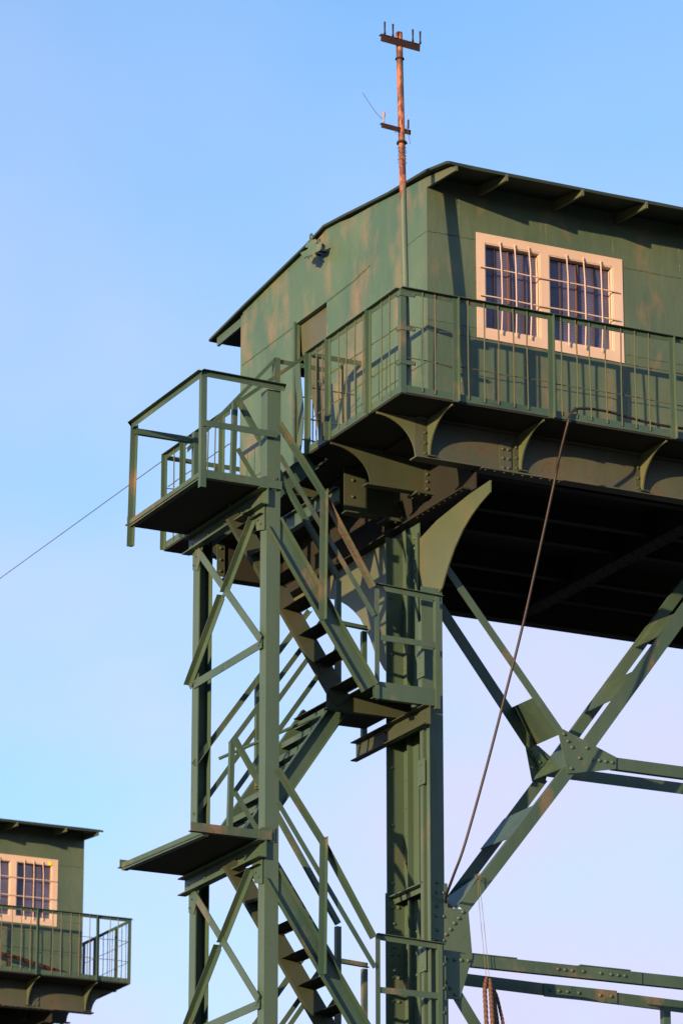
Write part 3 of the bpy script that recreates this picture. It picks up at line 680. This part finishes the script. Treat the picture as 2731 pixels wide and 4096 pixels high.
def brace_set(dz):
    X = -.882
    def P(y, z): return V((X, y, z+dz))
    def ang(a, b, wa, wb):
        d = (b-a).normalized(); u = EX.cross(d).normalized()
        if u.y < 0: u = -u
        m = MBd(); m.ext([(-wa, 0), (.0, 0), (.0, -wb), (-.007, -wb), (-.007, -.007), (-wa, -.007)], a, b, u, EX); m.build('brace', MS, st)
    ang(P(1.50, 14.80), P(2.17, 14.20), .085, .06); ang(P(2.235, 14.19), P(3.03, 13.45), .085, .06)
    m = MBd(); m.mem(F_(.05, .009), P(2.10, 14.29)+EX*.008, P(2.31, 14.10)+EX*.008, EZ); m.build('splice_plate', MS, st)
    m = MBd(); m.mem(F_(.085, .009), P(2.86, 14.86)-EX*.012, P(1.30, 13.47)-EX*.012, EZ); m.build('brace', MS, st)
    m = MBd(); m.mem(F_(.085, .009), P(2.90, 13.42), P(1.30, 13.43), EZ); m.build('brace', MS, st)
    m = MBd(); m.plate([P(1.26, 14.86), P(1.50, 14.86), P(1.44, 14.64), P(1.26, 14.60)], (.008, 0, 0)); m.build('gusset_plate', MS, st); m = MBd(); m.plate([P(2.72, 14.86), P(2.97, 14.86), P(2.97, 14.66), P(2.85, 14.62)], (.008, 0, 0)); m.build('gusset_plate', MS, st)
for dz in (0, -3.59, -7.18): brace_set(dz)
m = MBd()
for dz in (0, -3.59):        # bolts and weld lumps at the brace ends
    for y, z in ((1.40, 14.74), (1.33, 14.68), (2.88, 14.78), (2.93, 14.70), (1.36, 13.50), (1.36, 13.43), (2.88, 13.44), (2.20, 14.22), (2.26, 14.14)):
        m = MBd(); m.rivet((-.893, y, z+dz), -EX, .011); m.build('bolt', MS, st)

def hbar(pts, name='handrail', sec=None, par=None, u=EZ, mat=MS):
    for a, b in zip(pts[:-1], pts[1:]):
        m = MBd(); m.mem(sec or L_(.05, .05, .006), a, b, u); m.build(name, mat, par)
def flight(kind, p_top, p_bot, y0, y1, label=None, n=8, back=None):
    """A ladder-steep flight between two (X, Z) points of the stringer's upper edge, from y0 (near side) to y1."""
    f = bpy.data.objects.new('stair_flight', None); S.collection.objects.link(f); f.parent = st
    if label: f['label'] = label
    a, b = V((p_top[0], 0, p_top[1])), V((p_bot[0], 0, p_bot[1])); d = (b-a).normalized(); u = V((-d.z, 0, d.x)) if d.x > 0 else V((d.z, 0, -d.x))
    if u.z > 0: u = -u
    H = .19
    m = MBd(); m.ext([(0, 0), (H, 0), (H, -.062), (H-.008, -.062), (H-.008, -.008), (.008, -.008), (.008, -.062), (0, -.062)], a+EY*(y0+.03), b+EY*(y0+.03), u, EY); m.build('stringer', MS, f)
    a2 = V((back[0], 0, back[1])) if back else a
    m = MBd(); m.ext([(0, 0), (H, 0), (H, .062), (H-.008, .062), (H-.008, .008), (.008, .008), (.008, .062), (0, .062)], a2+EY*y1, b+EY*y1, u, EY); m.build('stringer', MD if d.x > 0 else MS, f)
    a = a2; L = b-a
    for i in range(n):
        c = a + L*((i+.55)/n) + u*.10
        s = 1 if d.x > 0 else -1; w_ = .175
        m = MBd(); x0, x1 = (c.x-.075, c.x+.105) if s > 0 else (c.x-.105, c.x+.075)
        m.box((x0, y0+.031, c.z), (x1, y1-.001, c.z+.006))
        fx = x0 if s < 0 else x1-.006
        if s > 0: m.box((x1-.006, y0+.031, c.z-.03), (x1, y1-.001, c.z-.0005))
        else: m.box((x0, y0+.031, c.z-.055), (x0+.006, y1-.001, c.z-.0005))
        m.build('tread', MU if s > 0 else MS, f)  # treads seen from below get the paint with shade in its colour
    return f
def flight_pair(dz, first):
    F1 = flight('out', (-.705, 14.745+dz), (.36, 13.17+dz), YN, YM, n=7, back=(-.86, 14.97+dz))
    f = F1
    # near handrail: angle top rail, flat middle rail, post
    P = lambda x, z, y=YN: V((x, y, z+dz))
    pt = [P(-.72, 15.74), P(-.235, 15.08), P(.325, 14.17)]
    for a, b in zip(pt[:-1], pt[1:]):
        d = (b-a).normalized(); u = V((d.z, 0, -d.x)); u = u if u.z < 0 else -u
        m = MBd(); m.ext([(0, 0), (.055, 0), (.055, -.006), (.006, -.006), (.006, -.055), (0, -.055)], a, b, u, EY); m.build('handrail', MFL if dz == 0 and a.x > -.3 else MS, f, label='handrail with flaking paint and rust' if dz == 0 and a.x > -.3 else None)
    m = MBd(); m.mem(F_(.05, .008), P(-.72, 15.40, YN-.0), P(.33, 13.87, YN), EZ); m.build('middle_rail', MS, f)
    m = MBd(); m.ext([(0, 0), (.065, 0), (.065, -.055), (.058, -.055), (.058, -.007), (0, -.007)], P(-.30, 13.74, YN-.03), P(-.285, 15.10, YN-.03), EX, EY); m.build('post', MS, f)
    # far handrail
    m = MBd(); m.mem(L_(.05, .05, .006), P(-.93, 16.15, YM), P(.21, 14.40, YM), EZ, -1); m.build('handrail', MS, f)
    m = MBd(); m.mem(F_(.05, .008), P(-.915, 15.62, YM), P(.20, 14.0, YM), EZ); m.build('middle_rail', MS, f)
    m = MBd(); m.ext(L_(.055, .05, .007), P(.21, 13.15, YM+.02), P(.21, 14.39, YM+.02), EX, EY); m.build('post', MS, f)
    m = MBd(); m.ext(L_(.05, .05, .007), P(-.96, 15.02, YM+.06), P(-.935, 16.15, YM+.06), EX, EY); m.build('post', MS, f)
    # landing beside the gantry column
    z = 13.06+dz
    m = MBd(); m.box((.33, 1.30, z+.13), (1.06, 2.90, z+.14)); m.box((.24, 1.86, z+.131), (.329, 2.90, z+.141)); m.build('landing_plate', MU, st)
    m = MBd()
    m.ext([(0, 0), (.175, 0), (.175, .06), (.166, .06), (.166, .009), (.009, .009), (.009, .06), (0, .06)], V((.335, 1.285, z-.03)), V((1.03, 1.285, z-.03)), EZ, EY)
    m.build('landing_beam', MS, st)
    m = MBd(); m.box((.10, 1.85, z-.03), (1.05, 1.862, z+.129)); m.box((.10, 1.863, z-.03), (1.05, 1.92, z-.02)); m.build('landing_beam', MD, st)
    m = MBd(); m.ext([(0, 0), (-.075, 0), (-.075, .01), (-.01, .01), (-.01, .19), (-.075, .19), (-.075, .20), (0, .20)], V((.944, 1.22, z-.245)), V((.944, 2.86, z-.245)), EX, EZ)
    for y in (1.32, 1.52, 1.70, 2.2, 2.5, 2.75):
        for zz_ in (-.19, -.10): m.rivet((.934, y, z+zz_), -EX, .016)
    m.build('landing_beam', MD, st)
    m = MBd()
    m.box((.345, 1.262, z-.04), (.385, 1.270, 14.20+dz)); m.box((.386, 1.262, z-.04), (.394, 1.32, 14.20+dz)); m.build('post', MS, st)
    m = MBd(); m.box((1.03, 1.262, z-.06), (1.075, 1.270, 14.17+dz)); m.box((1.03, 1.271, z-.06), (1.038, 1.32, 14.17+dz)); m.build('post', MS, st)
    m = MBd(); m.ext([(0, 0), (-.035, 0), (-.035, -.006), (.006, -.006), (.006, -.06), (0, -.06)][::-1], V((.36, 1.275, 14.215+dz)), V((1.11, 1.275, 14.185+dz)), EY, EZ); m.build('handrail', MS, st)
    m = MBd(); m.box((.395, 1.272, 13.63+dz), (1.03, 1.28, 13.69+dz)); m.build('middle_rail', MS, st)
    # far side of the landing
    m = MBd(); m.mem(L_(.055, .05, .006), V((.75, 2.9, 14.27+dz)), V((1.08, 2.9, 14.25+dz)), EZ, 1); m.build('handrail', MS, st)
    m = MBd(); m.ext(L_(.055, .05, .007), V((1.02, 2.88, 13.06+dz)), V((1.02, 2.88, 14.24+dz)), EX, EY); m.build('post', MS, st)
    # return flight on the far side
    F2 = flight('back', (.345, 13.31+dz), (-.85, 11.56+dz), 2.02, 2.88, n=8)
    f = F2
    for y in (2.0, 2.88):
        m = MBd(); m.mem(L_(.05, .05, .006), V((.42, y, 14.36+dz)) if y > 2.5 else V((.21, y, 14.07+dz)), V((-.87, y, 12.56+dz)), EZ, 1 if y < 2.5 else -1); m.build('handrail', MS, f)
        m = MBd(); m.mem(F_(.05, .008), V((.38, y, 13.84+dz)), V((-.87, y, 12.05+dz)), EZ); m.build('middle_rail', MS, f)
    m = MBd(); m.ext(L_(.06, .05, .007), V((-.20, 2.86, 12.40+dz)), V((-.20, 2.86, 13.58+dz)), EX, EY); m.build('post', MS, f)
flight_pair(0, True); flight_pair(-3.57, False)
# short flight from the top platform up to the walkway
F0 = flight('up', (.0, 15.80), (-.86, 15.02), 2.12, 2.86, n=3)
m = MBd(); m.ext([(0, 0), (.05, 0), (.05, -.006), (.006, -.006), (.006, -.05), (0, -.05)], V((-.885, 2.1, 16.17)), V((.01, 2.1, 16.905)), EY, EZ); m.build('handrail', MS, F0)
m = MBd(); m.ext([(0, 0), (.06, 0), (.06, -.006), (.006, -.006), (.006, -.055), (0, -.055)], V((-1.0, 2.87, 15.94)), V((-.005, 2.87, 17.10)), EY, EZ); m.build('handrail', MS, F0)
# top platform railing
m = MBd(); x = -1.592
m.ext([(0, 0), (-.045, 0), (-.045, -.006), (.006, -.006), (.006, -.062), (0, -.062)], V((x, 1.215, 16.15)), V((x, 2.96, 16.15)), EX, EZ); m.build('handrail', MS, st)
m = MBd(); m.ext([(0, 0), (-.045, 0), (-.045, -.006), (.006, -.006), (.006, -.062), (0, -.062)], V((-1.60, 1.21, 16.15)), V((-.69, 1.21, 16.135)), EY, EZ); m.build('handrail', MS, st)
m = MBd(); m.ext(L_(.06, .06, .007), V((-1.60, 1.213, 14.93)), V((-1.60, 1.213, 16.09)), EX, EY); m.build('post', MS, st)
m = MBd(); m.ext([(0, 0), (.062, 0), (.062, -.05), (.055, -.05), (.055, .007), (0, .007)], V((-1.61, 2.99, 14.82)), V((-1.60, 2.96, 16.12)), EX, EY); m.build('post', MS, st)
m = MBd(); m.box((-1.59, 1.195, 15.56), (-.77, 1.203, 15.625)); m.build('middle_rail', MS, st)
m = MBd(); m.ext(L_(.06, .05, .006), V((-1.56, 2.91, 16.02)), V((-.90, 2.91, 16.02)), EZ, EY); m.build('handrail', MS, st)
# conduit pipe behind the far flight
m = MBd(); a, b = sv('J', 890, 700, Y=2.45), sv('H', 465, 1180, Y=1.98); m.tube([a, b], .017, 8); m.build('conduit_pipe', MS, st, True)

# ------------------------------------------------------------------ mast pole
pm = thing('mast_pole', 'rusty mast pole clamped to the corner of the near walkway railing', 'mast')
P0, P1 = V((.10, .05, 15.80)), V((.15, .30, 19.79))
def pp(z): return P0.lerp(P1, (z-P0.z)/(P1.z-P0.z))
m = MBd(); m.tube([pp(15.80+i*.3) for i in range(13)] + [P1, P1+V((0, 0, .012))], .034, 18); m.build('pole', MPL, pm, True)
def arm(name, cz, a, b, flip=1):
    m = MBd(); a, b = V(a), V(b)
    m.mem([(0, 0), (0, .055), (.006, .055), (.006, .006), (.085, .006), (.085, 0)], a, b, -EZ, flip); return m.build(name, MRU, pm)
Ya = pp(19.55).y-.03
A_ = sv('A', 440, 262, Y=Ya); B_ = sv('A', 745, 345, Y=Ya)
arm_o = arm('crossarm', 0, A_, B_)
for q in (.06, .27, .78, .97):
    p = A_.lerp(B_, q)-EY*.025; m = MBd(); m.tube([p-EZ*.01, p+EZ*.03, p+V((0, 0, .125))], .0105, 8, rf=lambda i, a: (.013, .008, .011)[i]); m.build('insulator_pin', MRU, arm_o, True)
m = MBd(); c = pp(19.50); m.tube([c+V((.04*math.cos(a), .04*math.sin(a), 0)) for a in [2*math.pi*i/14 for i in range(15)]], .009, 6); m.build('pole_clamp', MRU, pm)
Yb = pp(18.6).y-.02
A_ = sv('A', 442, 960, Y=Yb); B_ = sv('A', 672, 1020, Y=Yb)
m = MBd(); m.mem([(0, 0), (0, .045), (.005, .045), (.005, .005), (.055, .005), (.055, 0)], A_, B_, -EZ, 1); arm_o = m.build('crossarm', MRU, pm)
p = A_.lerp(B_, .05)-EY*.02; m = MBd(); m.tube([p, p+EZ*.06], .009, 8); m.tube([p+EZ*.055, p+EZ*.07, p+EZ*.10, p+EZ*.115], .014, 8, rf=lambda i, a: (.012, .016, .015, .008)[i]); m.build('insulator_pin', MPO, arm_o, True)
p = A_.lerp(B_, .88)-EY*.02; m = MBd(); m.tube([p, p+EZ*.095], .010, 8); m.build('insulator_pin', MRU, arm_o, True)
m = MBd(); c = pp(18.56); m.tube([c+V((.042*math.cos(a), .042*math.sin(a), 0)) for a in [2*math.pi*i/14 for i in range(15)]], .022, 6, rf=lambda i, a: .008 if abs(math.cos(a)) > .5 else .025); m.build('pole_clamp', MRU, pm)
# wound wire and its two loose tails
m = MBd(); pts = []
for i in range(90):
    a = i/90*2*math.pi*5.2; z = 18.52-.22*i/90+.02*math.sin(a+1)+.012*math.sin(a*2.3); c = pp(z); r_ = .038+.008*abs(math.sin(a*.37))
    pts.append((c.x+r_*math.cos(a), c.y+r_*math.sin(a), z))
m.tube(pts, .0022, 5); m.build('wound_wire', MWI, pm)
for pt in ([(448, 935), (400, 885), (355, 820), (325, 775), (295, 728)], [(635, 985), (648, 1040), (660, 1090), (667, 1132)], [(560, 1010), (545, 1020), (548, 1036), (560, 1042)]):
    m = MBd(); m.tube([sv('A', x, y, Y=Yb-.02) for x, y in pt], .0028, 5); m.build('loose_wire', MWI, pm)
for z in (16.82, 16.46, 16.10):      # clamps to the corner post
    m = MBd(); m.box((-.008, -.012, z-.022), (.155, -.006, z+.022)); m.box((-.012, -.011, z-.022), (-.0062, .075, z+.022))
    m.rivet((.14, -.012, z), -EY, .014); m.tube([(.14, -.035, z), (.14, .02, z)], .007, 6); m.rivet((-.012, .062, z), -EX, .013); m.tube([(-.035, .062, z), (.03, .062, z)], .007, 6)
    m.build('pole_clamp', MS, pm)

# ------------------------------------------------------------------ hose, wire rope, guy wire
hp = [sv('F', 1700, 490, Y=.03)] + [sv('F', x, y, Y=.03) for x, y in ((1568, 478), (1420, 455), (1300, 428), (1150, 385), (1040, 362), (960, 356))] + [sv('F', x, y, Y=-.03) for x, y in ((912, 362), (880, 395), (862, 460))]
a = hp[-1]; b = V((1.14, 1.38, 11.16)) ; 
hp2 = [a.lerp(V((1.19, 1.37, 11.16)), t) for t in (.12, .3, .5, .7, .88, 1.0)]
m = MBd(); hp3 = []
scr = [('F', 815, 650), ('F', 770, 870), ('N', 555, 190), ('N', 430, 690), ('N', 300, 1190), ('O', 240, 270), ('O', 175, 450), ('O', 140, 545), ('O', 126, 590), ('O', 118, 660)]
for i, (k, x, y) in enumerate(scr): hp3.append(sv(k, x, y, Y=-.03+1.52*(i+1)/len(scr)))
m.tube(bez(hp+hp3, 8), .0138, 10)
tag(m.build('hose', MHO, None, True), 'dark rubber hose looped over the walkway edge and running down to the column', 'hose')
m = MBd(); c = hp[-3]; m.tube([c+V((.022*math.cos(t), 0, .024*math.sin(t))) for t in [i*.5 for i in range(30)]], .003, 5); o = m.build('tie_wire', MRU); tag(o, 'thin wire tying the hose to the foot of a railing bar', 'wire')
wr = thing('wire_rope_bundle', 'bundle of rusty wire rope hanging on a cord from the lower brace', 'wire rope')
top, bot = sv('O', 318, 462, Y=YF-.06), sv('O', 378, 1075, Y=YF-.06)
for k, dx in ((0, -.012), (1, .016)):
    m = MBd(); m.tube(bez([top, top.lerp(bot, .2)+EX*dx, top.lerp(bot, .5)+EX*dx*1.2, bot+EX*dx*1.2], 10), .003, 5, rf=lambda i, a: .0028+.0006*math.sin(i)); m.build('cord', MST, wr)
m = MBd(); m.tube([top+V((.03*math.cos(i*1.1), -.02+.03*math.sin(i*.7), .03*math.sin(i*1.3)-.01)) for i in range(26)], .002, 5); m.build('cord_knot', MST, wr)
ropes = [[(372, 1075), (362, 1150), (366, 1250), (372, 1363), (380, 1480), (400, 1600)], [(392, 1085), (398, 1170), (403, 1260), (410, 1363), (420, 1500)], [(388, 1100), (415, 1180), (428, 1270), (440, 1363), (450, 1500)], [(395, 1110), (432, 1190), (455, 1280), (472, 1363), (480, 1500)], [(380, 1090), (405, 1200), (420, 1290), (426, 1363), (432, 1500)]]
for i, rp in enumerate(ropes):
    yy = YF-.06-(.02, .03, -.01, -.03, .0)[i]
    cl = bez([sv('O', x, y, Y=yy) for x, y in rp], 26)
    r0 = (.022, .023, .017, .017, .015)[i]
    m = MBd(); m.tube(cl, r0, 18, rf=lambda j, a, r0=r0: r0*min(1, .55+j*.03)*(.72+.34*abs(math.cos(2*(a + j*.21)))))
    m.build('rope', MRO, wr, True)
m = MBd(); g0, g1 = V((-.01, 5.70, 16.83)), V((-9.0, 10.2, 0))
p_l = None
d_ = (sv('D', 0, 1350, Y=8.0)-g0); m.tube([g0 + d_*t for t in (0, .5, 1, 2, 4, 9, 18)], .005, 5)
tag(m.build('guy_wire', MWI), 'thin guy wire stretching down to the left from the near walkway corner', 'wire')

# ------------------------------------------------------------------ the second crane, behind
XF[0] = lambda p: V((9.76-p.x, p.y+28.84, p.z+.43))
house('green machinery house of the crane behind, cut by the left edge', True)
walkway('railed walkway of the crane behind, at the lower left', True)
gantry('girder and bracket frame of the crane behind, at the lower left', True)
m = MBd(); m.tube([(.60, .30, ZF+.05), (1.2, .33, ZF+.16), (1.9, .3, ZF+.30), (2.6, .36, ZF+.42)], .035, 10); m.tube([(2.05, .31, ZF+.0), (2.05, .31, ZF+.34)], .02, 8)
tag(m.build('old_pipe', MRU, None, True), 'rusty old pipe lying along the walkway of the crane behind', 'pipe')
m = MBd()
for i in range(5):
    m.tube(bez([(.45+jit(.1)+.22*i, .25+jit(.1), ZF+.03+jit(.01)), (.6+.22*i, .3, ZF+.10+jit(.05)), (.8+.2*i, .35+jit(.1), ZF+.04)], 6), .012, 6)
tag(m.build('scrap_hose', MHO, None, True), 'tangle of dark hose on the walkway floor of the crane behind', 'hose')
m = MBd(); m.box((1.21, FY-.012, 17.80), (1.27, FY-.0085, 17.86))
tag(m.build('yellow_sticker', MYE), 'small yellow sticker on the window frame corner of the crane behind', 'sticker')
XF[0] = None
